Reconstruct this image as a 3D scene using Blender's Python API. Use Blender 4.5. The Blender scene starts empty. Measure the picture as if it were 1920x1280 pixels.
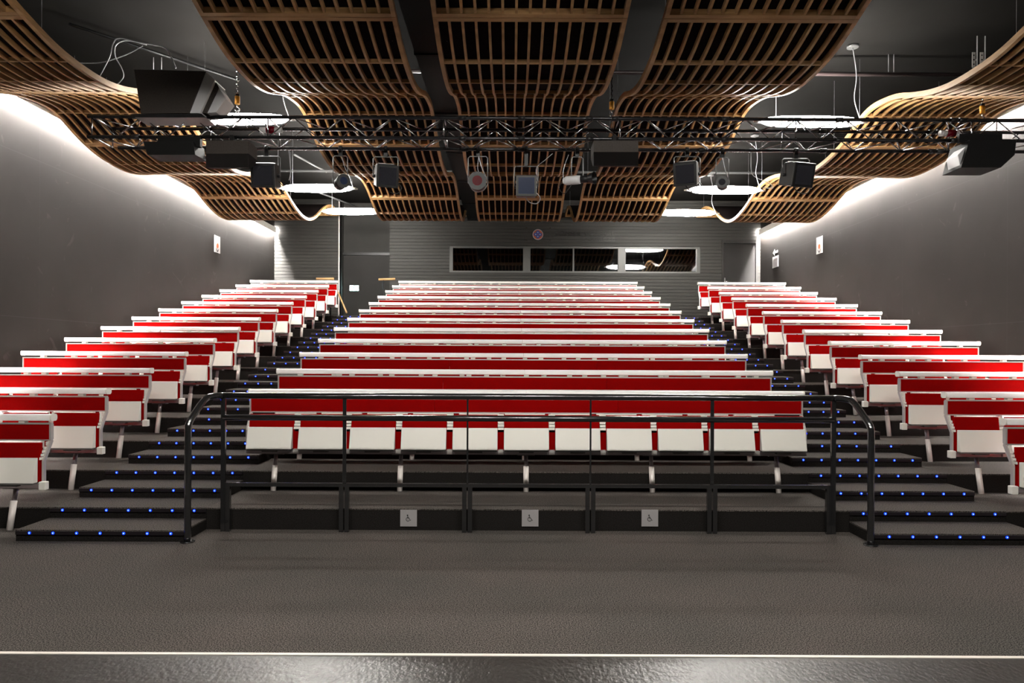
import bpy, math, random
from mathutils import Matrix, Vector
random.seed(7)
S = bpy.context.scene
C = S.collection
# ------------------------------------------------------------------ camera
F, PX, PY, HC, XC = 1327.0, 958.0, 668.0, 1.616, -0.164
cam = bpy.data.cameras.new('camera'); co = bpy.data.objects.new('camera', cam); C.objects.link(co)
cam.sensor_width = 36; cam.lens = F / 1920 * 36
cam.shift_x = (960 - PX) / 1920; cam.shift_y = (PY - 640) / 1920
cam.clip_end = 100; cam.clip_start = .05
co.matrix_world = Matrix.Translation((XC, 0, HC)) @ Matrix.Rotation(math.pi/2, 4, 'X') @ Matrix.Rotation(.0045, 4, 'Z')
S.camera = co
# ------------------------------------------------------------------ world, exposure
w = bpy.data.worlds.new('world'); S.world = w; w.use_nodes = True
w.node_tree.nodes['Background'].inputs[0].default_value = (.95, .97, 1, 1)
w.node_tree.nodes['Background'].inputs[1].default_value = .02
S.view_settings.view_transform = 'Standard'; S.view_settings.look = 'None'
S.view_settings.gamma = 1; S.view_settings.exposure = 3.1; S.view_settings.use_curve_mapping = False
TUBE, COVE = 26.0, 330.0       # strengths of the pendant tubes and the cove strips

def at(px, py, Y):                          # photograph pixel at depth Y -> place in the room
    dx, dy = px-960, py-PY
    u, v = px + .0045*dy, py - .0045*dx
    return Vector((XC + (u-PX)*Y/F, Y, HC + (PY-v)*Y/F))

# ------------------------------------------------------------------ materials
def mat(name, col, rough=.6, metal=0, spec=.5, emit=None, es=0):
    m = bpy.data.materials.new(name); m.use_nodes = True
    b = m.node_tree.nodes['Principled BSDF']
    b.inputs['Base Color'].default_value = (*col, 1)
    b.inputs['Roughness'].default_value = rough
    b.inputs['Metallic'].default_value = metal
    b.inputs['Specular IOR Level'].default_value = spec
    if emit:
        b.inputs['Emission Color'].default_value = (*emit, 1); b.inputs['Emission Strength'].default_value = es
    return m
def noisy(name, c1, c2, scale, rough=.8, detail=2, bump=0, stretch=None, spec=.3, r2=None):
    m = mat(name, c1, rough, spec=spec); nt = m.node_tree; N = nt.nodes; L = nt.links; b = N['Principled BSDF']
    tc = N.new('ShaderNodeTexCoord'); mp = N.new('ShaderNodeMapping'); no = N.new('ShaderNodeTexNoise'); cr = N.new('ShaderNodeValToRGB')
    L.new(tc.outputs['Object'], mp.inputs[0]); L.new(mp.outputs[0], no.inputs['Vector']); L.new(no.outputs['Fac'], cr.inputs[0])
    if stretch: mp.inputs['Scale'].default_value = stretch
    no.inputs['Scale'].default_value = scale; no.inputs['Detail'].default_value = detail
    cr.color_ramp.elements[0].position = .35; cr.color_ramp.elements[1].position = .65
    cr.color_ramp.elements[0].color = (*c1, 1); cr.color_ramp.elements[1].color = (*c2, 1)
    L.new(cr.outputs[0], b.inputs['Base Color'])
    if bump:
        bn = N.new('ShaderNodeBump'); bn.inputs['Strength'].default_value = bump; bn.inputs['Distance'].default_value = .004
        L.new(no.outputs['Fac'], bn.inputs['Height']); L.new(bn.outputs[0], b.inputs['Normal'])
    if r2 is not None:
        mr = N.new('ShaderNodeMapRange'); mr.inputs['To Min'].default_value = rough; mr.inputs['To Max'].default_value = r2
        L.new(no.outputs['Fac'], mr.inputs['Value']); L.new(mr.outputs[0], b.inputs['Roughness'])
    return m
M = {}
def carpet(name, c1, c2):
    m = noisy(name, c1, c2, 130, .95, 3, 0, spec=.1); nt = m.node_tree; N = nt.nodes; L = nt.links
    cr = [n for n in N if n.type == 'VALTORGB'][0]; cr.color_ramp.elements[0].position = .40; cr.color_ramp.elements[1].position = .60
    b = N['Principled BSDF']; tc = [n for n in N if n.type == 'TEX_COORD'][0]
    n2 = N.new('ShaderNodeTexNoise'); n2.inputs['Scale'].default_value = .9; n2.inputs['Detail'].default_value = 5
    mx = N.new('ShaderNodeMix'); mx.data_type = 'RGBA'; mx.blend_type = 'MULTIPLY'; mx.inputs[0].default_value = 1
    r = N.new('ShaderNodeValToRGB'); r.color_ramp.elements[0].position = .3; r.color_ramp.elements[1].position = .7
    r.color_ramp.elements[0].color = (.78, .80, .80, 1); r.color_ramp.elements[1].color = (1.05, 1, 1, 1)
    src = b.inputs['Base Color'].links[0].from_socket
    L.new(tc.outputs['Object'], n2.inputs['Vector']); L.new(n2.outputs['Fac'], r.inputs[0])
    L.new(src, mx.inputs[6]); L.new(r.outputs[0], mx.inputs[7]); L.new(mx.outputs[2], b.inputs['Base Color'])
    return m
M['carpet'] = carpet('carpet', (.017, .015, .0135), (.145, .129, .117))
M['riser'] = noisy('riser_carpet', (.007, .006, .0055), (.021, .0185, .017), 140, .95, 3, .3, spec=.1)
M['stage'] = noisy('stage_vinyl', (.013, .0115, .010), (.027, .024, .021), 38, .27, 9, 1.0, (1, .7, 1), .6, .42)
M['steprise'] = mat('step_riser', (.012, .009, .011), .35)
M['ceiling'] = noisy('ceiling_paint', (.0085, .0078, .0072), (.011, .0103, .0097), 1.2, .95, spec=.06)
M['slat'] = noisy('grey_slat_paint', (.030, .0287, .0255), (.039, .037, .033), 9, .6, 3, 0, (.3, 1, 4))
M['groove'] = mat('groove', (.012, .012, .012), .8)
M['recess'] = noisy('recess_paint', (.028, .027, .025), (.034, .032, .030), 2, .8)
M['door'] = noisy('door_paint', (.016, .0145, .0135), (.019, .0175, .0165), 2, .7)
def wallmat():
    m = noisy('wall_paint', (.019, .0158, .0142), (.024, .0203, .0183), .8, .8, 6, 0, (1, 1, 1), .12); nt = m.node_tree; N = nt.nodes; L = nt.links
    b = N['Principled BSDF']; src = b.inputs['Base Color'].links[0].from_socket
    tc = N.new('ShaderNodeTexCoord'); sp = N.new('ShaderNodeSeparateXYZ'); L.new(tc.outputs['Object'], sp.inputs[0])
    def line(sock, off, pitch, wd):
        a = N.new('ShaderNodeMath'); a.operation = 'SUBTRACT'; a.inputs[1].default_value = off; L.new(sock, a.inputs[0])
        p = N.new('ShaderNodeMath'); p.operation = 'PINGPONG'; p.inputs[1].default_value = pitch/2; L.new(a.outputs[0], p.inputs[0])
        c = N.new('ShaderNodeMath'); c.operation = 'LESS_THAN'; c.inputs[1].default_value = wd; L.new(p.outputs[0], c.inputs[0])
        return c.outputs[0]
    l1 = line(sp.outputs['Z'], 2.11, 2.16, .005); l2 = line(sp.outputs['Y'], 9.74, 2.61, .003)
    mx0 = N.new('ShaderNodeMath'); mx0.operation = 'MAXIMUM'; L.new(l1, mx0.inputs[0]); L.new(l2, mx0.inputs[1])
    mu = N.new('ShaderNodeMath'); mu.operation = 'MULTIPLY'; mu.inputs[1].default_value = .8; L.new(mx0.outputs[0], mu.inputs[0])
    mx = N.new('ShaderNodeMix'); mx.data_type = 'RGBA'; mx.inputs[7].default_value = (.03, .028, .027, 1)
    L.new(mu.outputs[0], mx.inputs[0]); L.new(src, mx.inputs[6])
    # pale scuffs
    n3 = N.new('ShaderNodeTexNoise'); n3.inputs['Scale'].default_value = 3; n3.inputs['Detail'].default_value = 9; n3.inputs['Distortion'].default_value = 1.5
    r = N.new('ShaderNodeValToRGB'); r.color_ramp.elements[0].position = .66; r.color_ramp.elements[1].position = .72
    r.color_ramp.elements[1].color = (.35, .35, .35, 1); L.new(tc.outputs['Object'], n3.inputs['Vector']); L.new(n3.outputs['Fac'], r.inputs[0])
    m3 = N.new('ShaderNodeMix'); m3.data_type = 'RGBA'; m3.inputs[7].default_value = (.055, .05, .046, 1)
    L.new(r.outputs[0], m3.inputs[0]); L.new(mx.outputs[2], m3.inputs[6]); L.new(m3.outputs[2], b.inputs['Base Color'])
    return m
M['wall'] = wallmat()
def fabric():
    m = noisy('red_fabric', (.24, .0012, .0012), (.28, .0018, .0018), 400, .9, 2, .2, spec=.03)
    return m
M['red'] = fabric()
M['white'] = mat('white_laminate', (.80, .775, .71), .5)
M['desk'] = mat('desk_top', (.86, .83, .81), .45)
M['alu'] = mat('aluminium', (.62, .58, .55), .42, .55)
M['leg'] = mat('leg_metal', (.78, .72, .68), .4, .15)
M['legdark'] = mat('leg_tube_shaded', (.38, .34, .35), .3, .7)  # shade on the upper leg put into its darker colour; beam and print share it
M['under'] = mat('seat_underside', (.10, .095, .09), .6)
M['rail'] = mat('rail_black', (.012, .012, .0125), .22, .0, .8)
M['rail'].node_tree.nodes['Principled BSDF'].inputs['Coat Weight'].default_value = .7
M['black'] = mat('black_metal', (.008, .008, .0085), .4, spec=.3)
M['yoke'] = mat('yoke_metal', (.16, .16, .16), .35, .6)
M['truss'] = mat('truss_black', (.008, .008, .009), .25, 0)
M['brace'] = mat('truss_brace', (.30, .30, .31), .22, 1)
M['speaker'] = noisy('speaker_cloth', (.022, .017, .014), (.03, .024, .020), 60, .8, spec=.4)
M['grille'] = mat('speaker_grille', (.004, .004, .004), .7, spec=.2)
M['silver'] = mat('silver_panel', (.50, .50, .51), .5, .1)
M['cable'] = mat('cable_grey', (.28, .28, .29), .4)
M['chrome'] = mat('chrome', (.8, .8, .8), .15, 1)
M['yellow'] = mat('hoist_yellow', (.75, .32, .02), .5)
M['lampred'] = mat('red_gel', (.06, .0, .003), .35,spec=.08)
M['lampblue'] = mat('blue_gel', (.003, .009, .032), .35, spec=.1)
M['lens'] = mat('lens_glass', (.02, .02, .025), .05, 0, .9)
M['plate'] = mat('sign_plate', (.42, .40, .40), .4, .3)
M['ink'] = mat('sign_ink', (.01, .01, .01), .6)
M['orange'] = mat('sign_orange', (.40, .08, .015), .6)
M['blue'] = mat('sign_blue', (.02, .05, .25), .5)
M['paper'] = mat('white_paper', (.42, .41, .40), .8, spec=.1)
M['letters'] = mat('wall_letters', (.035, .033, .03), .35, .4)
M['letterz'] = mat('wall_letter_bright', (.7, .68, .64), .25, .8)
M['handwood'] = mat('handrail_wood', (.50, .30, .13), .4)
M['edge'] = mat('floor_edge_strip', (.80, .74, .68), .5)
M['led'] = mat('led_halo', (.01, .02, .4), .3, emit=(.0, .012, .5), es=1.2)  # glowing disc that stands in for the blue halo round each core
M['ledcore'] = mat('led_core', (.5, .6, 1), .3, emit=(.10, .14, .8), es=1.4)
M['tube'] = mat('tube_diffuser', (1, 1, 1), .4, emit=(1, .965, .90), es=TUBE)
M['cove'] = mat('cove_diffuser', (1, 1, 1), .4, emit=(1, .97, .94), es=COVE)
M['exit'] = mat('exit_lit', (.8, 1, .95), .4, emit=(.55, .95, 1), es=8)
M['exitgreen'] = mat('exit_green', (.0, .3, .12), .4, emit=(.02, .5, .25), es=2)
def woodmat(name, c1, c2, st):
    return noisy(name, c1, c2, 6, .45, 5, 0, st, .4)
M['wood'] = woodmat('ribs_wood', (.28, .15, .055), (.40, .225, .09), (1, .8, 6))
M['woodx'] = woodmat('crossbar_wood', (.29, .16, .06), (.42, .24, .10), (.5, 1, 6))
M['backing'] = noisy('acoustic_backing', (.006, .0035, .0033), (.009, .0055, .005), 30, .95, spec=.05)
def glass():
    m = bpy.data.materials.new('window_glass'); m.use_nodes = True; nt = m.node_tree; N = nt.nodes; L = nt.links
    N.clear(); o = N.new('ShaderNodeOutputMaterial'); mix = N.new('ShaderNodeMixShader'); t = N.new('ShaderNodeBsdfTransparent'); g = N.new('ShaderNodeBsdfGlossy')
    fr = N.new('ShaderNodeFresnel'); fr.inputs[0].default_value = 1.9; g.inputs['Roughness'].default_value = .02
    t.inputs[0].default_value = (.75, .78, .78, 1)
    L.new(fr.outputs[0], mix.inputs[0]); L.new(t.outputs[0], mix.inputs[1]); L.new(g.outputs[0], mix.inputs[2]); L.new(mix.outputs[0], o.inputs[0])
    return m
M['glass'] = glass()
M['pipe'] = mat('pipe_brown', (.045, .032, .032), .3)
M['pipe2'] = mat('pipe_grey', (.13, .13, .13), .35)
M['frame'] = mat('window_frame_grey', (.085, .085, .08), .45)

# ------------------------------------------------------------------ mesh helpers
class MB:
    def __init__(s): s.v = []; s.f = []; s.mi = []; s.cur = 0; s.sm = []
    def add(s, vs, fs, smooth=False):
        o = len(s.v); s.v += [tuple(p) for p in vs]
        for f in fs: s.f.append(tuple(i+o for i in f)); s.mi.append(s.cur); s.sm.append(smooth)
        return s
    def box(s, x0, x1, y0, y1, z0, z1):
        vs = [(x0,y0,z0),(x1,y0,z0),(x1,y1,z0),(x0,y1,z0),(x0,y0,z1),(x1,y0,z1),(x1,y1,z1),(x0,y1,z1)]
        return s.add(vs, [(0,3,2,1),(4,5,6,7),(0,1,5,4),(1,2,6,5),(2,3,7,6),(3,0,4,7)])
    def prism(s, poly, x0, x1, axis='x', smooth=False):     # poly in (y,z) extruded along x
        n = len(poly); vs = []
        for x in (x0, x1):
            for a, b in poly:
                vs.append((x, a, b) if axis == 'x' else ((a, x, b) if axis == 'y' else (a, b, x)))
        o = len(s.v)
        s.add(vs, [(i, (i+1) % n, n+(i+1) % n, n+i) for i in range(n)], smooth)
        s.add([], []); s.f.append(tuple(o+i for i in range(n-1, -1, -1))); s.f.append(tuple(o+n+i for i in range(n)))
        s.mi += [s.cur, s.cur]; s.sm += [False, False]
        return s
    def tube(s, pts, r, n=8, caps=True, smooth=True):
        pts = [Vector(p) for p in pts]; rs = r if isinstance(r, (list, tuple)) else [r]*len(pts)
        o = len(s.v); up = None
        for i, p in enumerate(pts):
            d = (pts[min(i+1, len(pts)-1)] - pts[max(i-1, 0)]).normalized()
            if up is None: up = Vector((0,0,1)) if abs(d.z) < .9 else Vector((0,1,0))
            a = d.cross(up).normalized(); b = a.cross(d).normalized(); up = b
            for k in range(n):
                t = 2*math.pi*k/n; q = p + (a*math.cos(t) + b*math.sin(t))*rs[i]; s.v.append(tuple(q))
        for i in range(len(pts)-1):
            for k in range(n):
                s.f.append((o+i*n+k, o+i*n+(k+1) % n, o+(i+1)*n+(k+1) % n, o+(i+1)*n+k)); s.mi.append(s.cur); s.sm.append(smooth)
        if caps:
            s.f.append(tuple(o+k for k in range(n-1, -1, -1))); s.f.append(tuple(o+(len(pts)-1)*n+k for k in range(n)))
            s.mi += [s.cur, s.cur]; s.sm += [False, False]
        return s
    def disc(s, c, r, axis, th, n=24):
        c = Vector(c); d = Vector(axis).normalized()*th
        return s.tube([c, c+d], r, n)
    def ball(s, c, r, n=8):
        c = Vector(c); return s.tube([c+Vector((0,0,r*math.cos(math.pi*i/n))) for i in range(n+1)], [max(1e-4, r*math.sin(math.pi*i/n)) for i in range(n+1)], n, False)
    def build(s, name, m, parent=None, bevel=0, loc=(0,0,0), link=True):
        me = bpy.data.meshes.new(name); me.from_pydata(s.v, [], s.f)
        ms = m if isinstance(m, (list, tuple)) else [m]
        for x in ms: me.materials.append(M[x] if isinstance(x, str) else x)
        me.polygons.foreach_set('material_index', s.mi); me.polygons.foreach_set('use_smooth', s.sm); me.update()
        o = bpy.data.objects.new(name, me); o.location = loc
        if link: C.objects.link(o)
        if parent: o.parent = parent
        if bevel:
            b = o.modifiers.new('bevel', 'BEVEL'); b.width = bevel; b.segments = 2; b.limit_method = 'ANGLE'
        return o
def struct(o): o['kind'] = 'structure'; return o
def tag(o, label, cat, group=None):
    o['label'] = label; o['category'] = cat
    if group: o['group'] = group
    return o
def thing(name, label, cat, loc=(0,0,0), group=None, rz=0):
    o = bpy.data.objects.new(name, None); C.objects.link(o); o.location = loc; o.rotation_euler = (0,0,rz); o.empty_display_size = .1
    return tag(o, label, cat, group)
def copy_tree(o, parent=None):
    c = o.copy(); C.objects.link(c)
    if parent: c.parent = parent
    for ch in list(o.children): copy_tree(ch, c)
    return c
def retag(o, label): o['label'] = label; return o
def smoothpath(pts, n=6):
    P = [Vector(p) for p in pts]; out = []
    for i in range(len(P)-1):
        p0 = P[max(i-1,0)]; p1 = P[i]; p2 = P[i+1]; p3 = P[min(i+2, len(P)-1)]
        for k in range(n):
            t = k/n; out.append(.5*((2*p1)+(-p0+p2)*t+(2*p0-5*p1+4*p2-p3)*t*t+(-p0+3*p1-3*p2+p3)*t**3))
    return out+[P[-1]]

# ------------------------------------------------------------------ room shell
XW, YB, ZC = 6.66, 19.4, 5.9
R, D, Y1 = .2, .9, 6.57            # tier rise, tier depth, front of the first tier
YS = 3.82                          # edge of the stage
AX0, AX1 = 2.985, 4.44              # aisle between the blocks
struct(MB().box(-XW, XW, YS+.02, YB+1.2, -.15, 0).build('floor', 'carpet'))
struct(MB().box(-XW, XW, -3, YS-.006, -.15, 0).build('floor_stage', 'stage'))
struct(MB().box(-XW, XW, YS-.006, YS+.02, -.15, .004).build('trim_1', 'edge'))
struct(MB().box(-XW, XW, -3, YB+1.2, ZC, ZC+.1).build('ceiling', 'ceiling'))
struct(MB().box(-XW-.15, -XW, -3, YB+1.2, -.15, ZC+.1).build('wall_left', 'wall'))
struct(MB().box(XW, XW+.15, -3, YB+1.2, -.15, ZC+.1).build('wall_right', 'wall'))
struct(MB().box(-XW, XW, -3.1, -3, -.15, ZC+.1).build('wall_front', 'wall'))
# back wall of grey horizontal boards, with a stair recess, a window band and a door
RX0, RX1 = -4.87, -3.50
WX0, WX1, WZ0, WZ1 = -1.86, 5.01, 3.915, 4.635
DX0, DX1, DZ1 = 5.60, 6.60, 4.82
mb = MB()
def cuts(z0, z1):
    seg = [(-XW, RX0), (RX1, XW)]
    def cut(seg, a, b):
        out = []
        for p, q in seg:
            if b <= p or a >= q: out.append((p, q)); continue
            if a > p: out.append((p, a))
            if b < q: out.append((b, q))
        return out
    if z1 > WZ0 and z0 < WZ1: seg = cut(seg, WX0, WX1)
    if z0 < DZ1: seg = cut(seg, DX0, DX1)
    return seg
pitch = .0905; z = 2.3
zs = []
while z < ZC: zs.append(z); z += pitch
for z in zs:
    z0, z1 = z, min(z+pitch-.011, ZC)
    pts = [z0, z1]
    for c in (WZ0, WZ1, DZ1):
        if z0 < c < z1: pts.insert(1, c)
    for a, b in zip(pts, pts[1:]):
        for p, q in cuts(a+1e-4, b-1e-4): mb.cur = 0; mb.box(p, q, YB, YB+.02, a, b)
mb.cur = 1
lv = [2.3, WZ0, WZ1, DZ1, ZC]
for a, b in zip(lv, lv[1:]):
    for p, q in cuts(a+1e-3, b-1e-3): mb.box(p, q, YB+.02, YB+.16, a, b)
struct(mb.build('wall_back', ['slat', 'groove']))
# recess
RY = YB+.45
mb = MB(); mb.box(RX0-.06, RX1+.06, RY, RY+.1, 2.3, ZC); mb.box(RX0-.06, RX0, YB+.16, RY, 2.3, ZC); mb.box(RX1, RX1+.06, YB+.16, RY, 2.3, ZC)
struct(mb.build('wall_recess', 'recess'))
struct(MB().box(RX0-.035, RX0+.0, YB-.012, YB+.16, 2.3, ZC).build('lit_corner_strip', 'alu'))  # pale strip put in for the lamp-lit corner of the recess
d = struct(MB().box(RX0+.01, RX1-.01, RY-.05, RY-.002, 2.62, 4.42).build('door_1', 'door', bevel=.004))
struct(MB().box(RX0, RX1, RY-.09, RY, 4.425, 4.50).build('trim_3', 'black'))
# door on the right with its frame
d = struct(MB().box(DX0+.06, DX1-.07, YB+.03, YB+.07, 2.62, DZ1-.08).build('door_2', 'door', bevel=.004))
mb = MB(); mb.box(DX0, DX0+.055, YB-.015, YB+.1, 2.6, DZ1); mb.box(DX1-.065, DX1, YB-.015, YB+.1, 2.6, DZ1); mb.box(DX0+.055, DX1-.065, YB-.015, YB+.1, DZ1-.075, DZ1)
mb.build('door_frame', 'recess', d)
mb = MB(); mb.box(DX0+.075, DX0+.11, YB+.015, YB+.03, 3.60, 3.80); mb.tube([(DX0+.092, YB+.03, 3.70), (DX0+.092, YB-.03, 3.70), (DX0+.22, YB-.03, 3.69)], .011, 8)
mb.build('door_handle', 'chrome', d)
# control-room window
win = struct(MB().box(WX0, WX1, YB+.0, YB+.155, WZ0, WZ0+.045).build('window_1', 'frame'))
panes = [(-1.77, .158), (.36, 1.52), (1.56, 2.76), (2.97, 4.92)]
mb = MB(); mb.box(WX0, WX1, YB+.015, YB+.155, WZ1-.05, WZ1)
xs = [WX0] + [v for p in panes for v in p] + [WX1]
for a, b in zip(xs[::2], xs[1::2]): mb.box(a, b, YB+.0, YB+.14, WZ0+.045, WZ1-.05)
mb.build('window_frame', 'frame', win)
for a, b in panes: 
    p = MB().box(a, b, YB+.06, YB+.068, WZ0+.045, WZ1-.05).build('window_pane', 'glass', win)
mb = MB(); mb.box(WX0-.1, WX1+.1, YB+2.2, YB+2.3, 3, 5.2); mb.box(WX0-.1, WX1+.1, YB+.2, YB+2.2, 2.9, 3.0); mb.box(WX0-.1, WX1+.1, YB+.2, YB+2.2, 5.1, 5.2)
mb.box(WX0-.2, WX0-.1, YB+.17, YB+2.3, 2.9, 5.2); mb.box(WX1+.1, WX1+.2, YB+.17, YB+2.3, 2.9, 5.2)
struct(mb.build('wall_control_room', 'door'))
# emblem and lettering
def emblem():
    c = at(1008.5, 439.5, YB-.02)
    t = thing('wall_emblem', 'small round orange and blue quatrefoil emblem above the control window', 'emblem', c)
    MB().disc((0,0,0), .145, (0,1,0), .014, 32).build('emblem_rim', 'plate', t)
    MB().disc((0,-.004,0), .128, (0,1,0), .006, 32).build('emblem_disc', 'orange', t)
    m = MB()
    for dx, dz in ((0,.06), (0,-.06), (.062,0), (-.062,0)): m.disc((dx,-.008,dz), .05, (0,1,0), .005, 16)
    m.build('quatrefoil', 'blue', t)
    for dx, dz in ((0,.055), (0,-.055), (.06,0), (-.06,0)): MB().disc((dx,-.012,dz), .018, (0,1,0), .005, 10).build('emblem_dot', 'plate', t)
emblem()
for px, py, nm in ((987.5,427,'upper left'), (1031.5,427.5,'upper right'), (987.5,450,'lower left'), (1031.5,450,'lower right')):
    c = at(px, py, YB-.014)
    tag(MB().disc(c, .011, (0,1,0), .014, 10).build('fixing_stud', 'chrome'), 'tiny bright metal stud at the %s of the round wall emblem' % nm, 'stud', 'studs around the wall emblem')
def text(name, body, px0, px1, py, h, m, label, par=None):
    cu = bpy.data.curves.new(name, 'FONT'); cu.body = body; cu.extrude = .008; cu.size = h
    o = bpy.data.objects.new(name, cu); C.objects.link(o); o.rotation_euler = (math.pi/2, 0, 0)
    dg = bpy.context.evaluated_depsgraph_get(); dg.update()
    me = bpy.data.meshes.new_from_object(o.evaluated_get(dg)); bpy.data.objects.remove(o)
    xs_ = [v.co.x for v in me.vertices]; wd = max(xs_)-min(xs_)
    a = at(px0, py, YB-.012); b = at(px1, py, YB-.012); sc = (b.x-a.x)/wd
    for v in me.vertices: v.co.x = (v.co.x-min(xs_))*sc
    me.materials.clear(); me.materials.append(M[m])
    o = bpy.data.objects.new(name, me); C.objects.link(o); o.location = (a.x, YB-.012, a.z); o.rotation_euler = (math.pi/2, 0, 0)
    if par: o.parent = par
    else: tag(o, label, 'lettering')
    return o
text('wall_lettering', 'CONSEIL GENERAL', 1040, 1153, 441.5, .20, 'letters', 'dark capital letters CONSEIL GENERAL on the slatted back wall')
text('wall_lettering', 'CORREZE', 1093, 1153, 451, .13, 'letters', 'second smaller line of dark letters under the CONSEIL GENERAL line')
# exit sign
t = thing('exit_sign', 'glowing pale green exit sign on the dark door in the recess', 'exit sign', at(664, 540, RY-.085))
MB().box(-.13,.13,0,.03,-.075,.075).build('sign_case', 'white', t)
MB().box(-.12,.12,-.004,0,-.065,.065).build('sign_face', 'exit', t)
m = MB(); m.box(-.03,.01,-.008,-.004,-.02,.045); m.box(-.045,-.028,-.008,-.004,-.05,-.015); m.box(.008,.025,-.008,-.004,-.05,-.015)
MB().box(.05,.09,-.008,-.004,-.008,.008).build('arrow_bar', 'exitgreen', t)
m.build('running_figure', 'exitgreen', t)
# posters and signs on the side walls
def sheet(name, label, x, y, z, wy, hz, side):
    t = thing(name, label, 'poster', (x, y, z), rz=-side*math.pi/2)   # local -y faces the room
    MB().box(-wy/2, wy/2, -.006, 0, -hz/2, hz/2).build('sheet', 'paper', t)
    return t
for side, y, z, nm in ((-1, 15.62, 4.06, 'white poster with an orange figure high on the left wall'), (1, 15.67, 4.11, 'white poster with an orange figure high on the right wall')):
    t = sheet('poster', nm, side*(XW-.002), y, z, .30, .37, side)
    MB().tube([(0.0,-.006,-.03),(0.0,-.010,-.03)], .055, 12).build('orange_shape', 'orange', t)
    m = MB(); m.add([(-.09,-.009,-.08),(0,-.009,-.14),(.09,-.009,-.08),(.02,-.009,-.17),(-.02,-.009,-.17)], [(0,1,4),(1,2,3),(1,3,4)]); m.build('dark_shape', 'ink', t)
t = sheet('notice_frame', 'small framed notice beside the right door under a white arrow', XW-.002, 18.28, 4.09, .40, .29, 1)
t['category'] = 'notice'
m = MB(); m.box(-.15,.15,-.009,-.006,.06,.09); m.box(-.15,.15,-.009,-.006,.02,.035); m.box(-.15,.15,-.009,-.006,-.02,-.01); m.box(-.15,.15,-.009,-.006,-.10,-.04); m.build('printed_text', 'legdark', t)
m = MB(); m.add([(-.17,0,0),(-.04,0,.08),(-.04,0,.03),(.17,0,.03),(.17,0,-.03),(-.04,0,-.03),(-.04,0,-.08),(-.17,-.006,0),(-.04,-.006,.08),(-.04,-.006,.03),(.17,-.006,.03),(.17,-.006,-.03),(-.04,-.006,-.03),(-.04,-.006,-.08)],
        [(0,1,2,3,4,5,6),(13,12,11,10,9,8,7)]+[(i,7+i,7+(i+1)%7,(i+1)%7) for i in range(7)])
o = m.build('direction_arrow', 'paper'); o.location = (XW-.001, 18.3, 4.34); o.rotation_euler = (0,0,-math.pi/2)
tag(o, 'white arrow sticker pointing left on the right wall above the notice', 'arrow')

# ------------------------------------------------------------------ seating tribune and aisle stairs
NT = 13
for i in range(1, NT+1):
    y0 = D*(i-1); y1 = y0+D if i < NT else YB-Y1-.01
    m = MB()
    for a, b in ((-XW+.005, -AX1-.003), (-AX0+.003, AX0-.003), (AX1+.003, XW-.005)):
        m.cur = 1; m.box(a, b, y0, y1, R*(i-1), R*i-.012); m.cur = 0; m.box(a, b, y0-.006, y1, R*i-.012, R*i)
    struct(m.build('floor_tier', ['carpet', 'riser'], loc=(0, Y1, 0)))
LEDM = None
led_me = None
def stairs(side, label):
    global led_me
    t = thing('aisle_stairs', label, 'stairs', (0, Y1-D/2, 0), 'lit aisle stairs')
    x0, x1 = (-AX1, -AX0) if side < 0 else (AX0, AX1)
    for j in range(1, 2*NT+1):
        y0 = (D/2)*(j-1); y1 = y0+D/2 if j < 2*NT else YB-Y1+D/2-.01; z1 = .1*j
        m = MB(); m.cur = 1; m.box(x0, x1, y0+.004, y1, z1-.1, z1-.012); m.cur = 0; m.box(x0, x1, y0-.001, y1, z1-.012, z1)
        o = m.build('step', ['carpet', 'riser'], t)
        n = MB(); n.box(x0+.002, x1-.002, y0-.008, y0+.0035, z1-.042, z1-.012); n.build('nosing', 'steprise', o)
        for k in range(7):
            xx = x0 + .125 + k*.2035
            if led_me is None:
                q = MB(); q.tube([(0,0,0),(0,-.003,0)], .012, 12); q.cur = 1; q.tube([(0,-.003,0),(0,-.006,0)], .0042, 8); led = q.build('led_light', ['led', 'ledcore'], o); led_me = led.data
            else:
                led = bpy.data.objects.new('led_light', led_me); C.objects.link(led); led.parent = o
            led.location = (xx, y0-.008, z1-.026)
    return t
stairs(-1, 'carpeted stairs with blue edge lights between left block and centre block')
stairs(1, 'carpeted stairs with blue edge lights between centre block and right block')
for px, nm in ((766, 'left'), (994, 'middle'), (1218.5, 'right')):
    c = at(px, 971, Y1-.012); c.y = Y1-.012
    t = thing('wheelchair_sign', 'square grey wheelchair symbol plate, %s of the three on the front riser' % nm, 'sign', c, 'wheelchair signs on the front riser')
    MB().box(-.077,.077,0,.006,-.077,.077).build('plate', 'plate', t)
    m = MB(); s_ = .0031
    def P(a, b): return ((a-26.3)*s_*1.0, -.003, (28.3-b)*s_*1.0)
    m.ball(P(23.4,19.6), .0065, 8)
    m.tube([P(23.6,22), P(24.5,28.5), P(28.5,28.5), P(32,35), P(34,34)], .0026, 6)
    m.tube([P(24,25.2), P(28,25.2)], .0022, 6)
    m.tube([P(22.3+5.4*math.cos(a)+2.3, 31.5-5.6*math.sin(a)) for a in [math.radians(100+14*k) for k in range(17)]], .0024, 6)
    m.build('wheelchair_symbol', 'ink', t)

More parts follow.
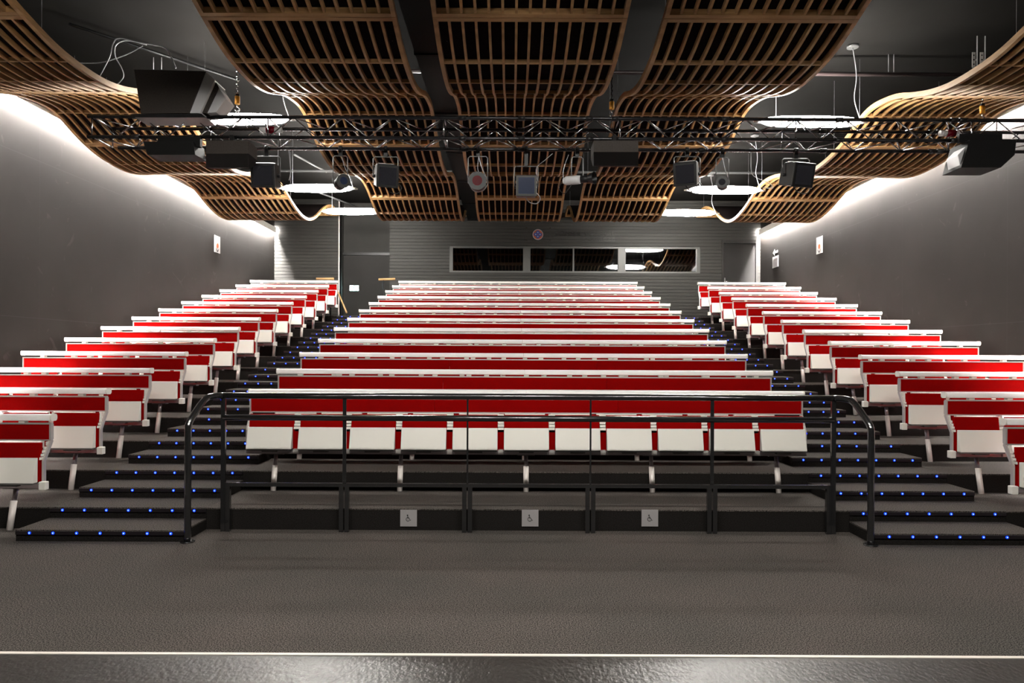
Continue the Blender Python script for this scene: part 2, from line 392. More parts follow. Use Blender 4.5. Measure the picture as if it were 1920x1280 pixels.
# ------------------------------------------------------------------ rows of folding seats
def rounded(y0, y1, z0, z1, r, n=3):
    out = []
    for cy, cz, a0 in ((y1-r, z1-r, 0), (y0+r, z1-r, 90), (y0+r, z0+r, 180), (y1-r, z0+r, 270)):
        for k in range(n+1):
            a = math.radians(a0+90*k/n); out.append((cy+r*math.cos(a), cz+r*math.sin(a)))
    return out
BAR = [(.06,1.058),(-.004,1.058),(-.016,1.053),(-.024,1.042),(-.031,1.022),(-.034,1.006),(-.030,1.0),(.06,1.0)]
def make_row(nseat, npanel, legs, half, barsplit):
    """local origin: desk plane on its tier; +y is to the back"""
    t = thing('seat_row', 'x', 'seating row')
    w0 = half
    if barsplit:
        MB().prism(BAR, -w0, -.0015).build('desk_top', 'desk', t)
        MB().prism(BAR, .0015, w0).build('desk_top', 'desk', t)
    else:
        MB().prism(BAR, -w0, w0).build('desk_top', 'desk', t)
    for s in (-1, 1):
        MB().prism(rounded(-.033,.063,.997,1.061,.024), min(s*w0, s*(w0+.012)), max(s*w0, s*(w0+.012))).build('desk_end_cap', 'white', t)
    # little hinge brackets between desk and modesty panel
    n = nseat*2 if nseat > 4 else nseat*2
    br = None
    for k in range(nseat):
        xc = -w0 + (k+.5)*2*w0/nseat
        for dx in ((0,), (-.13, .08), (.02,))[k % 3]:
            if br is None: br = MB().box(-.028, .028, -.022, .03, .979, 1.0).build('hinge_bracket', 'white', t)
            else: br = br.copy(); C.objects.link(br)
            br.location.x = xc+dx
    # modesty panels in an aluminium frame
    pw = (2*w0-.03)/npanel
    for k in range(npanel):
        a = -w0+.015+k*pw
        MB().box(a+.0015, a+pw-.0015, -.006, .022, .826, .966).build('modesty_panel', 'red', t)
    m = MB(); m.box(-w0+.0, w0-.0, -.012, .02, .966, .980); m.box(-w0, w0, -.012, .02, .814, .826)
    m.box(-w0, -w0+.016, -.012, .03, .826, .966); m.box(w0-.016, w0, -.012, .03, .826, .966)
    m.build('panel_frame', 'alu', t)
    # end frames that step forward below the panel
    for s in (-1, 1):
        x0, x1 = (w0-.018, w0) if s > 0 else (-w0, -w0+.018)
        m = MB(); m.prism([(-.012,.814),(.03,.814),(-.075,.64),(-.075,.435),(-.11,.435),(-.11,.64)], x0, x1)
        m.build('end_frame', 'alu', t)
    sp = .531
    for k in range(nseat):
        xc = (k-(nseat-1)/2)*sp
        # upholstered back, visible above the folded seat
        m = MB(); m.prism([(-.092,.803),(-.065,.806),(-.075,.60),(-.102,.45),(-.128,.45),(-.112,.655)], xc-.232, xc+.232)
        m.build('backrest', 'red', t, bevel=.006)
        # folded seat shell
        m = MB(); m.cur = 0
        yt, yb, zt, zb = -.150, -.205, .672, .452
        m.cur = 0
        m.prism([(yt,zt),(yt+.014,zt+.002),(yt+.012,zb),(yb,zb)], xc-.232, xc+.232)
        o = m.build('folding_seat', 'white', t, bevel=.003)
        m = MB(); m.box(xc-.226, xc+.226, yb+.006, -.133, zb-.016, zb-.001); m.box(xc-.075, xc+.075, yb+.02, -.12, zb-.032, zb-.016); m.build('seat_pan_edge', 'under', o)
    # armrest brackets with fins in the gaps, and at both ends
    xsb = [(k-nseat/2)*sp for k in range(0, nseat+1)]
    for k, xb in enumerate(xsb):
        if k == 0: a, b = -w0+.018, xb+.033
        elif k == nseat: a, b = xb-.033, w0-.018
        else: a, b = xb-.030, xb+.030
        m = MB(); m.box(a, b, -.030, .0, .772, .808)
        for q in range(4):
            zz = .752-.030*q; yy = -.035-.019*q
            m.prism([(yy-.028,zz-.010),(yy+.02,zz-.010),(yy+.02,zz+.012),(yy-.024,zz+.012)], a, b)
        m.build('armrest_fins', 'white', t)
    m = MB(); m.box(-w0+.02, w0-.02, -.098, -.085, .44, .625); m.build('lower_back_panel', 'red', t)
    # beam, end caps, seat hinges
    m = MB(); m.box(-w0+.01, w0-.01, -.13, -.045, .395, .436)
    m.build('support_beam', 'legdark', t)
    m = MB()
    for xb in xsb[1:-1]: m.box(xb-.028, xb+.028, -.15, -.10, .40, .448)
    m.build('seat_hinges', 'alu', t)
    for s in ((-1, 1) if nseat < 6 else ()):
        a, b = sorted((s*(w0-.01), s*(w0+.05)))
        MB().box(a, b, -.17, -.11, .385, .46).build('beam_end_cap', 'white', t, bevel=.006)
    for xl in legs:
        m = MB(); m.tube([(xl,.002,.40),(xl,-.035,.24)], .021, 14)
        lg = m.build('leg', 'legdark', t)
        m = MB(); m.tube([(xl,-.033,.262),(xl,-.088,.0)], .028, 14); m.build('leg_sleeve', 'leg', lg)
        m = MB(); m.box(xl-.09, xl+.09, -.05, .03, .375, .397); m.build('leg_plate', 'under', lg)
    return t
ordi = ['front', 'second', 'third', 'fourth', 'fifth', 'sixth', 'seventh', 'eighth', 'ninth', 'tenth', 'eleventh', 'twelfth', 'thirteenth']
YD = 7.479
def lab(i, n, block):
    if i == 0: return 'red and white folding seat row at the very front of the %s block' % block
    if i == n-1: return 'red and white folding seat row at the very back of the %s block' % block
    return 'red and white folding seat row, %s from the front in the %s block' % (ordi[i], block)
proto = make_row(11, 3, (-2.64, -1.32, 0, 1.32, 2.64), 2.92, True)
for i in range(12):
    o = proto if i == 0 else copy_tree(proto)
    o.location = (0, YD+D*i, R*(i+1)); o['label'] = lab(i, 12, 'centre'); o['group'] = 'seat rows of the centre block'
prs = make_row(4, 1, (-.74, .74), 1.065, False)
first = True
for side, nm in ((-1, 'left'), (1, 'right')):
    for i in range(13):
        o = prs if first else copy_tree(prs)
        first = False
        o.location = (side*5.495, YD+D*(i-1), R*i); o['label'] = lab(i, 13, nm); o['group'] = 'seat rows of the %s block' % nm

# ------------------------------------------------------------------ front railing
YR = 6.50
rl = thing('safety_railing', 'black metal safety railing across the front of the centre block', 'railing', (0, YR, 0))
top = []
def endpath(s):
    return [(s*2.80,0,1.245),(s*2.86,-.10,1.245),(s*2.90,-.18,1.215),(s*2.935,-.33,1.08),(s*2.948,-.375,1.02),(s*2.95,-.387,.94),(s*2.95,-.387,.5),(s*2.95,-.387,.0)]
p = smoothpath(endpath(-1), 5)[::-1] + [Vector((-1.4,0,1.245)), Vector((0,0,1.245)), Vector((1.4,0,1.245))] + smoothpath(endpath(1), 5)
MB().tube(p, .029, 14).build('top_rail', 'rail', rl)
MB().tube([(-2.80,0,1.045),(2.80,0,1.045)], .028, 14).build('middle_rail', 'rail', rl)
MB().box(-2.80, 2.80, -.02, .02, .415, .447).build('lower_rail', 'rail', rl)
for s in (-1, 1):
    m = MB(); m.disc((s*2.95,-.387,0), .06, (0,0,1), .010, 20); m.build('foot_plate', 'rail', rl)
    MB().box(s*2.80-.02, s*2.80+.02, -.014, .014, 0, 1.245).build('end_post', 'rail', rl)
px_posts = [at(q, 850, YR).x for q in (646, 876.5, 1107, 1335)]
for k, x in enumerate(px_posts):
    wd = .016 if k in (0, 3) else .008
    MB().box(x-wd, x+wd, -.008, .008, .447, 1.24).build('upright', 'rail', rl)
    for s in (-1, 1):
        MB().box(min(x+s*.006, x+s*.046), max(x+s*.006, x+s*.046), -.02, .02, 0, .415).build('post', 'rail', rl)
for s in (-1, 1): MB().box(min(s*2.775, s*2.735), max(s*2.775, s*2.735), -.02, .02, 0, .415).build('post', 'rail', rl)

# ------------------------------------------------------------------ wooden handrails by the recess
m = thing('handrail', 'wooden handrail beside the top of the left stairs, left side', 'handrail', (0,0,0), 'wooden handrails at the back')
a = at(593, 522.5, 18.6); b = at(626, 522.5, 18.6); c = at(633, 546, 18.2); d2 = at(650, 586, 17.6)
MB().tube([a, b], .032, 10).build('grip', 'handwood', m)
MB().tube([c, d2], .022, 8).build('sloped_grip', 'handwood', m)
MB().tube([b-Vector((.08,0,0)), b-Vector((.08,0,.25)), Vector((b.x-.08,18.6,2.6))], .018, 8).build('post', 'black', m)
m = thing('handrail', 'wooden handrail beside the top of the left stairs, next to centre block', 'handrail', (0,0,0), 'wooden handrails at the back')
a = at(710, 524, 18.6); b = at(741, 523, 18.6)
MB().tube([a, b], .032, 10).build('grip', 'handwood', m)
MB().tube(smoothpath([b-Vector((.3,0,0.02)), at(718,535,18.6), at(722,560,18.6), Vector((at(722,560,18.6).x,18.6,2.6))]), .018, 8).build('post', 'black', m)

# ------------------------------------------------------------------ wavy slatted timber ceiling
prof = [(3.6,4.62),(4.1,4.66),(4.6,4.82),(5.1,4.93),(5.6,4.99),(6.0,4.95),(6.4,4.83),(6.7,4.745),(7.1,4.655),(7.5,4.625),(7.9,4.635),(8.25,4.69),(8.6,4.785),(8.95,4.90),(9.3,4.965),(9.65,4.99),(9.95,4.94),(10.25,4.83),
        (10.6,4.725),(11.0,4.655),(11.4,4.63),(11.8,4.64),(12.2,4.71),(12.55,4.81),(12.9,4.905),(13.3,4.97),(13.7,4.99),(14.1,4.945),(14.45,4.85),(14.8,4.745),(15.2,4.66),(15.55,4.625),(15.95,4.65),(16.3,4.74),(16.65,4.88),(17.0,5.06),(17.35,5.22),(17.75,5.34),(18.15,5.38),(18.6,5.34),(19.0,5.26)]
def zp(y):
    for k in range(len(prof)-1):
        if prof[k][0] <= y <= prof[k+1][0]:
            y0, z0 = prof[max(k-1,0)]; y1, z1 = prof[k]; y2, z2 = prof[k+1]; y3, z3 = prof[min(k+2,len(prof)-1)]
            h = y2-y1; t = (y-y1)/h; m1 = (z2-z0)/(y2-y0)*h; m2 = (z3-z1)/(y3-y1)*h
            return (2*t**3-3*t*t+1)*z1+(t**3-2*t*t+t)*m1+(-2*t**3+3*t*t)*z2+(t**3-t*t)*m2
    return prof[-1][1]
def ribmesh(y0, y1, tx, h0, h1, n=44):
    m = MB(); ys = [y0+(y1-y0)*k/n for k in range(n+1)]
    poly = [(y, zp(y)+h0) for y in ys] + [(y, zp(y)+h1) for y in ys[::-1]]
    vs = []
    for x in (-tx/2, tx/2): vs += [(x, a, b) for a, b in poly]
    N_ = len(poly); fs = []
    for k in range(n):
        fs += [(k, k+1, N_+k+1, N_+k)]                                  # bottom
        fs += [(N_-1-k, N_+N_-1-k, N_+N_-2-k, N_-2-k)]                  # top
        fs += [(k, N_-1-k, N_-2-k, k+1), (N_+k, N_+k+1, N_+N_-2-k, N_+N_-1-k)]
    fs += [(0, N_, N_+N_-1, N_-1), (n, N_-1-n, N_+N_-1-n, N_+n)]
    m.add(vs, fs); return m
HW = .91; NB = 14; TW = .024; DEP = .055
mods = [(3.75, 6.60, [4.6, 5.4]), (6.60, 10.55, [7.32, 7.84, 8.42, 9.12, 9.85]), (10.55, 14.50, [11.27, 11.80, 12.4, 13.1, 13.8]), (14.50, 18.75, [15.22, 15.8, 16.5, 17.2, 18.0])]
cols = [-5.63, -2.16, 0, 2.16, 5.63]
cn = ['along the left wall', 'left of centre', 'in the middle', 'right of centre', 'along the right wall']
mn = ['nearest, above the stage edge', 'second from the front, above the truss', 'third from the front, behind the truss', 'last, at the back wall']
for mi, (y0, y1, bars) in enumerate(mods):
    t = None
    for ci, cx in enumerate(cols):
        if t is None:
            t = thing('ceiling_panel', '', 'ceiling panel', (cx, 0, 0), 'wavy slatted timber ceiling panels'); base = t
            e = ribmesh(y0+.003, y1-.003, .042, 0, DEP+.01).build('edge_rib', 'wood', t); e.location.x = -HW+.021
            e2 = e.copy(); C.objects.link(e2); e2.location.x = HW-.021
            r0 = ribmesh(y0+.04, y1-.04, TW, .004, DEP)
            r = None
            for k in range(1, NB):
                x = -HW+.021+(2*HW-.042)*k/NB
                if r is None: r = r0.build('rib', 'wood', t)
                else: r = r.copy(); C.objects.link(r)
                r.location.x = x
            for yb, yy in ((y0+.003, y0+.047), (y1-.047, y1-.003)):
                m = MB(); za, zb_ = zp(yy if yy < y1 else y1), 0
                m.prism([(yb, zp(yb)-.002), (yb, zp(yb)+DEP), (yy, zp(yy)+DEP), (yy, zp(yy)-.002)], -HW+.042, HW-.042); m.build('end_beam', 'woodx', t)
            for yb in bars:
                m = MB(); m.prism([(yb-.011, zp(yb-.011)+.008), (yb-.011, zp(yb-.011)+.05), (yb+.011, zp(yb+.011)+.05), (yb+.011, zp(yb+.011)+.008)], -HW+.042, HW-.042); m.build('cross_bar', 'woodx', t)
            b_ = ribmesh(y0+.02, y1-.02, 2*HW-.09, DEP+.001, DEP+.012).build('acoustic_backing', 'backing', t)
            m = MB()
            for sx in (-1, 1):
                for yy in (y0+.4, y1-.4): m.tube([(sx*(HW-.1), yy, zp(yy)+DEP), (sx*(HW-.1), yy, ZC)], .002, 4)
            m.build('hanging_wires', 'cable', t)
        else:
            t = copy_tree(base); t.location.x = cx
        t['label'] = 'wavy slatted wooden ceiling panel %s; %s' % (cn[ci], mn[mi])

# ------------------------------------------------------------------ lighting of the room
def pendant(x, y, z, label, ln=1.36):
    t = thing('pendant_light', label, 'pendant light', (x, y, z), 'tubular pendant lights')
    MB().tube([(-ln/2,0,0),(-ln/2+.10,0,0),(-ln/2+.25,0,0),(0,0,0),(ln/2-.25,0,0),(ln/2-.10,0,0),(ln/2,0,0)], [.02,.055,.072,.08,.072,.055,.02], 18).build('tube_diffuser', 'tube', t)  # diffuser made thick and tapered to stand in for the lamp's bloom
    for s in (-1, 1): MB().tube([(s*ln/2,0,0),(s*(ln/2+.10),0,-.01)], [.024,.012], 10).build('end_fitting', 'silver', t)
    rz_ = ZC-z
    MB().disc((ln*.42,0,rz_-.035), .075, (0,0,1), .034, 24).build('ceiling_rose', 'yoke', t)
    MB().tube(smoothpath([(ln*.42,0,rz_-.035),(ln*.46,0,rz_*.6),(ln*.44,0,rz_*.3),(ln*.5,0,.04),(ln*.52,0,.0)]), .007, 6).build('power_cable', 'cable', t)
    MB().tube([(-ln*.35,0,.05),(-ln*.35,0,rz_)], .002, 4).build('hanging_wire', 'cable', t)
    return t
for y, z, nm in ((9.7,4.85,'nearest in view, above the truss'), (13.6,4.83,'second in view'), (16.6,5.0,'farthest in view')):
    for x, sd in ((-3.9,'left'), (3.93,'right')):
        pendant(x, y, z, 'long glowing pendant tube on the %s side, %s' % (sd, nm))
for x, y, z, nm in ((-2.2,2.3,4.66,'over the stage, left of three outside the photo'), (0,2.3,4.66,'over the stage, middle of three outside the photo'), (2.2,2.3,4.66,'over the stage, right of three outside the photo')):  # unseen tubes added to brighten the seat fronts
    pendant(x, y, z, 'added fill tube hanging %s' % nm)
for s, nm in ((-1, 'left'), (1, 'right')):
    t = thing('cove_light', 'long white light strip along the top of the %s wall' % nm, 'wall light', (s*XW, 4, 5.06))
    def bx(a, b, z0, z1): return MB().box(min(-s*a,-s*b), max(-s*a,-s*b), 0, 15.32, z0, z1)
    bx(.001, .07, .03, .045).build('housing', 'white', t)
    bx(.060, .070, -.10, .03).build('shield', 'white', t)
    bx(.008, .050, .018, .029).build('diffuser', 'cove', t)

# ------------------------------------------------------------------ lighting truss
YT, TH, TD = 8.35, .239, .44
ZT = at(960, 221.6, YT).z
tr = thing('lighting_truss', 'long black lattice lighting truss hung across the hall', 'truss', (0, YT, ZT))
xl, xr = -5.17, 6.2
for dy, dz, a in ((0, 0, xl), (0, -TH, xl), (TD, 0, xl+.05), (TD, -TH, xl+.12)):
    MB().tube([(a, dy, dz), (xr, dy, dz)], .022, 12).build('chord', 'truss', tr)
def zig(fn, name):
    m = MB(); n = 38; st = (xr-xl-.1)/n
    for k in range(n):
        x0 = xl+.05+k*st
        m.tube([fn(x0, k % 2), fn(x0+st, (k+1) % 2)], .0075, 6)
    for k in range(0, n+1, 7):
        x0 = xl+.05+k*st; m.tube([fn(x0, 0), fn(x0, 1)], .009, 6)
    m.build(name, 'brace', tr)
zig(lambda x, s: (x, 0, -TH*s), 'front_bracing'); zig(lambda x, s: (x, TD, -TH*s), 'back_bracing')
zig(lambda x, s: (x, TD*s, -TH), 'bottom_bracing'); zig(lambda x, s: (x, TD*s, 0), 'top_bracing')
cp = None
for x in (-4.6, -3.95, -.75, -.05, .75, 1.05, 2.2, 2.35, 3.7, 5.05, 5.15):
    for dy in (0, TD):
        for dz in (0, -TH):
            if cp is None: cp = MB().tube([(-.04,0,0),(.04,0,0)], .029, 10).build('coupler', 'black', tr)
            else: cp = cp.copy(); C.objects.link(cp)
            cp.location = (x, dy, dz)
# chain hoist hooks
for px, py0, py1, nm in ((445, 195, 140, 'left'), (1147, 205, 160, 'middle'), (1842, 213, 175, 'right')):
    c = at(px, py0, YT+.2)
    t = thing('hoist_hook', 'yellow and black chain hoist hook over the %s part of the truss' % nm, 'hoist hook', c, 'chain hoist hooks')
    h = at(px, py1, YT+.2).z-c.z
    MB().tube([(0,0,.0),(0,0,.09)], .030, 12).build('hook_block', 'yellow', t)
    MB().tube([(0,0,.09),(0,0,.12)], .026, 12).build('block_cap', 'black', t)
    m = MB(); zz = .12
    zt_ = (ZC if nm != 'right' else 4.78)-c.z
    while zz < zt_-.03: m.tube([(-.008 if int(zz*30) % 2 else .008,0,zz),(0,0,zz+.03)], .007, 6); zz += .03
    m.build('chain', 'chrome' if nm != 'middle' else 'black', t)
    MB().tube(smoothpath([(0,0,0),(.0,0,-.03),(.03,0,-.06),(0,0,-.09),(-.03,0,-.07)]), .008, 8).build('hook', 'chrome', t)
    MB().tube([(0,0,-.08),(-.05,-.15,ZT-c.z)], .005, 6).build('sling', 'black', t)
    MB().tube([(0,0,-.08),(.05,.2,ZT-c.z)], .005, 6).build('sling', 'black', t)

# ------------------------------------------------------------------ loudspeakers on the truss
def quadbox(front, depth, name, m, par, dx=0, dz=0):      # front: four pixel corners at YF, pushed back by depth
    vs = [Vector(v) for v in front] + [Vector(v)+Vector((dx, depth, dz)) for v in front]
    return MB().add(vs, [(0,3,2,1),(4,5,6,7),(0,1,5,4),(1,2,6,5),(2,3,7,6),(3,0,4,7)]).build(name, m, par, bevel=.004)
YF = 8.15
def P3(pts, Y, o): return [at(a, b, Y)-o for a, b in pts]
o = at(320, 214, YF)
t = thing('loudspeaker', 'largest dark loudspeaker, standing on top of the truss at the left', 'loudspeaker', o)
quadbox(P3([(264,213),(354,212),(385,133),(251,130)], YF, o), .28, 'cabinet', 'speaker', t)
quadbox(P3([(355,212),(375,212),(403,150),(386,134)], YF+.02, o), .3, 'side_panel', 'silver', t)
quadbox(P3([(376,212),(387,212),(410,163),(404,152)], YF+.06, o), .25, 'rear_cabinet', 'speaker', t)
quadbox(P3([(388,212),(405,210),(424,185),(410,164)], YF+.08, o), .25, 'rear_side_panel', 'silver', t)
o = at(330, 215, YF)
quadbox(P3([(262,221),(395,221),(388,214),(264,214)], YF, o), .3, 'cradle', 'black', t)
t.location = at(320, 214, YF)
o = at(330, 268, YF+.1)
t = thing('loudspeaker', 'flat dark loudspeaker hanging under the truss at the far left', 'loudspeaker', o)
quadbox(P3([(276,290),(366,290),(362,265),(268,265)], YF+.1, o), .3, 'cabinet', 'grille', t)
MB().box(-.25,.25,.07,.13,-.02,.1).build('hanging_bracket', 'grille', t)
def under(px0, px1, pyt, pym, pyb, label):
    o = at((px0+px1)/2, pyt, YF+.02)
    t = thing('loudspeaker', label, 'loudspeaker', o, 'small speakers under the truss')
    quadbox(P3([(px0,pym),(px1,pym),(px1,pyt),(px0,pyt)], YF+.02, o), .28, 'cabinet', 'speaker', t, 0, .0)
    vs = P3([(px0,pym),(px1,pym)], YF+.02, o) + [v+Vector((0,.0,0)) for v in P3([(px1,pyb),(px0,pyb)], YF+.24, o)]
    m = MB(); b = [v+Vector((0,.3,0)) for v in vs[:2]]+[v+Vector((0,.06,0)) for v in vs[2:]]
    m.add(vs+b, [(0,3,2,1),(4,5,6,7),(0,1,5,4),(1,2,6,5),(2,3,7,6),(3,0,4,7)]); m.build('tilted_grille', 'grille', t)
    MB().box(-.02,.02,.12,.22,-.02,.10).build('hanging_bracket', 'grille', t)
under(386, 466, 263, 288, 314, 'grey and black speaker under the truss beside the left spotlight')
under(1113, 1197, 263, 285, 310, 'black speaker under the truss right of the chrome profile spotlight')
o = at(1850, 262, YF)
t = thing('loudspeaker', 'big black loudspeaker with silver side under the truss at far right', 'loudspeaker', o)
quadbox(P3([(1802,314),(1877,314),(1903,290),(1906,262)][:4], YF, o), .35, 'cabinet', 'grille', t)
quadbox(P3([(1818,262),(1802,314),(1877,314),(1906,262)], YF-.01, o), .36, 'front_grille', 'grille', t)
quadbox(P3([(1796,290),(1801,315),(1818,300),(1822,263),(1806,263)][:4]+[], YF+.03, o), .22, 'side_panel', 'silver', t)
MB().box(-.25,.25,.1,.14,.0,.10).build('hanging_bracket', 'grille', t)

# ------------------------------------------------------------------ stage spotlights under the truss
def rot(o, rx, rz): o.rotation_euler = (rx, 0, rz)
def yoke(t, w_, h, top):           # u-shaped bracket from pivot (0,0,0) up to the clamp, clamp and chord hook
    MB().tube([(-w_,0,0),(-w_,0,h-.02),(-w_+.02,0,h),(w_-.02,0,h),(w_,0,h-.02),(w_,0,0)], .0065, 8).build('yoke', 'yoke', t)
    m = MB(); m.box(-.022,.022,-.02,.02,h,top-.02); m.tube([(-.02,0,top),(.02,0,top)], .034, 10); m.build('hook_clamp', 'black', t)
def fresnel(px, py, size, rz, label, body='black', front='lens', rx=.25):
    Y = YT+TD; c = at(px, py, Y); top = (ZT-TH)-c.z
    t = thing('spotlight', label, 'spotlight', c, 'stage spotlights under the truss'); s = size
    yoke(t, s*.62, min(.26, top-.1) if top > .3 else max(.12, top-.08), top)
    b = bpy.data.objects.new('lamp_head', None)
    m = MB(); m.prism([(-s*.5,-s*.5),(s*.5,-s*.5),(s*.5,s*.25),(s*.3,s*.52),(-s*.2,s*.58),(-s*.5,s*.5)], -s*.5, s*.5)
    h = m.build('housing', body, t, bevel=.012); rot(h, rx, rz)
    m = MB(); m.box(-s*.54,s*.54,-s*.62,-s*.5,-s*.54,s*.54); m.build('colour_frame', 'black', h, bevel=.006)
    MB().box(-s*.42,s*.42,-s*.635,-s*.62,-s*.42,s*.42).build('front_gel', front, h)
    m = MB()
    for k in range(4): m.box(-s*.35,s*.35,-s*.1+k*s*.1,-s*.06+k*s*.1,s*.55,s*.60)
    m.build('vents', 'alu', h)
    for sx in (-1, 1): MB().disc((sx*s*.5,0,0), .02, (sx,0,0), .03, 12).build('knob', 'black', t)
    MB().tube(smoothpath([(s*.5,.05,-s*.2),(s*.75,.05,-s*.5),(s*.6,.05,-s*.8),(s*.2,.05,-s*.75),(-.02,.06,-s*.4)]), .006, 6).build('cable_loop', 'black' if front != 'lampblue' else 'cable', t)
    return t
fresnel(500, 330, .27, .05, 'square black spotlight hanging left of the nearest left pendant cables', rx=.2)
fresnel(723, 330, .25, .35, 'square black spotlight turned slightly sideways, third from the left')
fresnel(1288, 326, .26, -.4, 'dark spotlight turned away beside the glowing pendant on the right')
fresnel(1492, 328, .27, .25, 'square black spotlight hanging farthest right under the truss')
fresnel(986.5, 351, .235, 0, 'spotlight with blue glass in the middle of the truss', front='lampblue', rx=.1)
def parcan(px, py, r, ln, rz, label, body, gel, rx=0):
    Y = YT+TD; c = at(px, py, Y); top = (ZT-TH)-c.z
    t = thing('spotlight', label, 'spotlight', c, 'stage spotlights under the truss')
    yoke(t, r*1.2, max(.12, top-.09), top)
    m = MB(); m.tube([(0,-ln*.5,0),(0,ln*.2,0),(0,ln*.4,0),(0,ln*.5,0)], [r,r,r*.75,r*.4], 20)
    h = m.build('housing', body, t); rot(h, rx, rz)
    MB().tube([(0,-ln*.5,0),(0,-ln*.5-.03,0)], r*1.12, 20).build('front_ring', 'black', h)
    MB().tube([(0,-ln*.5-.031,0),(0,-ln*.5-.034,0)], r*.62, 20).build('front_gel', gel, h)
    MB().tube(smoothpath([(0,ln*.5,0),(.05,ln*.6,-.06),(.12,ln*.5,.05),(.05,.05,.2),(0,.02,top-.05)]), .005, 6).build('cable', 'cable', t)
    return t
parcan(896, 344, .10, .24, 0, 'round spotlight with a red filter, left of the blue one', 'black', 'lampred')
parcan(638, 344, .075, .26, .5, 'small round spotlight with blue filter in front of left pendant glow', 'black', 'lampblue')
parcan(1354, 346, .065, .22, -.3, 'small dark round spotlight in front of the right pendant glow', 'black', 'lens')
# profile spotlight
Y = YT+TD; c = at(1082, 337, Y); top = (ZT-TH)-c.z
t = thing('spotlight', 'chrome and black profile spotlight pointing right, beside the small speaker', 'spotlight', c, 'stage spotlights under the truss')
yoke(t, .07, top-.09, top)
m = MB(); m.tube([(-.17,.06,0),(-.13,.05,0),(.0,.0,0),(.04,-.01,0)], [.03,.055,.055,.05], 16); m.build('housing', 'silver', t)
m = MB(); m.tube([(.04,-.01,0),(.14,-.06,.0)], .045, 16); m.build('lens_barrel', 'black', t)
m = MB(); m.tube([(.14,-.06,0),(.20,-.10,0),(.205,-.103,0)], [.05,.075,.078], 20, caps=False); m.build('front_hood', 'black', t)
MB().disc((.15,-.066,0), .045, (.8,-.5,0), .004, 16).build('front_lens', 'lens', t)
MB().tube(smoothpath([(-.17,.06,0),(-.22,.08,-.08),(-.16,.05,-.16),(-.1,.03,-.10),(-.05,.02,-.03)]), .005, 6).build('cable_loop', 'black', t)
# cables in and over the truss
def cable(pts, Y, r, m, label, name='cable'):
    P_ = [at(p[0], p[1], p[2] if len(p) > 2 else Y) for p in pts]; o = P_[0]
    ob = MB().tube([q-o for q in smoothpath(P_, 6)], r, 6).build(name, m); ob.location = o
    return tag(ob, label, 'cable')
cable([(183,150),(205,108),(212,82),(224,72),(262,80),(288,84)], 8.6, .0065, 'cable', 'thick grey cable arching up beside the largest loudspeaker')
cable([(288,84),(312,92),(330,128)], 8.6, .009, 'cable', 'bundle of grey cables dropping onto the top of the largest loudspeaker')
cable([(216,162),(231,145),(228,128),(216,105),(218,84),(240,76),(275,84)], 8.62, .0065, 'silver', 'light grey cable loop curling back above the left ceiling panel')
cable([(140,118),(190,117),(235,103),(268,86)], 8.7, .006, 'cable', 'thin grey cable sagging between left wall panel and cable bundle')
cable([(898,292),(896,318),(906,335)], 8.75, .004, 'cable', 'thin cable hanging above the red spotlight')
cable([(1008,340),(1006,315),(1022,300),(1036,288)], 8.75, .004, 'cable', 'thin cable hanging right of the blue spotlight')
cable([(1058,345),(1056,320),(1066,290)], 8.75, .004, 'cable', 'thin cable hanging left of the chrome profile spotlight')
cable([(1408,281),(1409,322),(1420,334),(1440,342),(1449,352),(1430,352)], YT+TD, .005, 'cable', 'thin pale cable hanging from truss into the second right pendant')
cable([(542,281),(545,320),(542,338)], YT+TD, .005, 'cable', 'thin pale cable hanging from truss into the second left pendant')
# red and white connectors on the truss
for px, py, lb in ((1782,250,'red and white plug box resting inside the right part of truss'), (508,244,'red and white plug box resting inside the left part of truss')):
    c = at(px, py, YT+.2)
    t = thing('plug_box', lb, 'plug box', c)
    MB().tube([(-.05,0,0),(.05,0,0)], .045, 12).build('red_body', 'lampred', t)
    for s in (-1, 1): MB().tube([(s*.05,0,0),(s*.13,0,0)], .035, 12).build('white_end', 'paper', t)
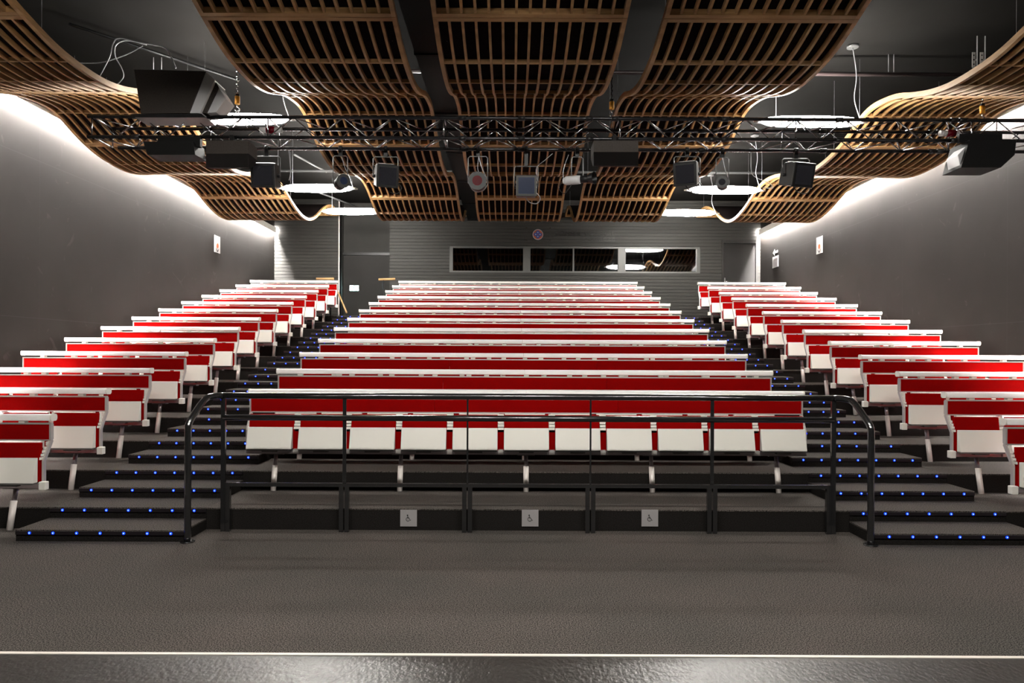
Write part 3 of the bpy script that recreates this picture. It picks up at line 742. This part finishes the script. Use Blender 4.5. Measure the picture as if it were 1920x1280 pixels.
# black duct above the gap between the panels, brackets at the right
t = thing('ventilation_duct', 'long black duct above the gap left of the middle ceiling panels', 'duct', (-1.09, 4.2, 5.12))
MB().box(-.2,.2,0,14,0,.5).build('duct_body', 'grille', t)
m = MB()
for k in range(8): m.box(-.215,.215,k*2,k*2+.04,-.015,.515)
m.build('duct_flanges', 'grille', t)
MB().box(-.1,.1,1,1.05,.5,ZC-5.12).build('duct_hanger', 'grille', t)
for px in (1826, 1841):
    c = at(px, 112, 9.4)
    t = thing('perforated_bracket', 'small silver perforated bracket on rod above the right wall panel', 'bracket', c, 'silver brackets at the right')
    MB().box(-.022,.022,0,.008,-.10,.10).build('plate', 'alu', t)
    for q in (-.06, 0, .06): MB().disc((0,-.002,q), .010, (0,1,0), .002, 10).build('hole', 'black', t)
    MB().tube([(.045,.004,-.22),(.045,.004,ZC-c.z)], .007, 6).build('rod', 'silver', t)
    MB().box(.0,.045,0,.008,-.01,.01).build('tab', 'alu', t)
# ------------------------------------------------------------------ pipes near the ceiling
def pipe(a, b, r, m, label):
    o = Vector(a); ob = MB().tube([(0,0,0), Vector(b)-o], r, 10).build('ceiling_pipe', m); ob.location = o
    return tag(ob, label, 'pipe')
pipe((-1.6,9.95,5.62), (6.3,9.95,5.60), .028, 'pipe', 'long dark brown pipe above the panels over the right half of the hall')
pipe((-6.4,15.1,5.55), (6.3,15.1,5.55), .026, 'pipe2', 'long grey pipe across the hall behind the spotlights')
pipe(at(130,45,8.9), at(448,150,10.7), .02, 'black', 'dark diagonal pipe near the ceiling behind the largest loudspeaker')
pipe(at(552,290,14.6), at(612,322,15.9), .02, 'pipe2', 'grey diagonal pipe near the ceiling above the left pendants')
pipe(at(590,358,17.6), at(665,386,18.9), .02, 'pipe2', 'short diagonal pipe at the back near the farthest left pendant')
for px, Y_ in ((1668, 9.95), (1678, 9.95), (288, 10.2), (303, 10.2)):
    x = at(px, 100, Y_).x; z0 = 5.62 if px > 900 else at(px, 130, Y_).z
    tag(MB().tube([(0,0,0),(0,0,ZC-z0)], .006, 6).build('hanging_rod', 'silver'), 'thin rod from ceiling %s, %s of the pair' % ('to the long dark brown pipe' if px > 900 else 'behind the largest loudspeaker', 'left' if px in (1668, 288) else 'right'), 'rod', 'ceiling rods').location = (x, Y_+(.03 if px > 900 else 0), z0)
bpy.context.view_layer.update()
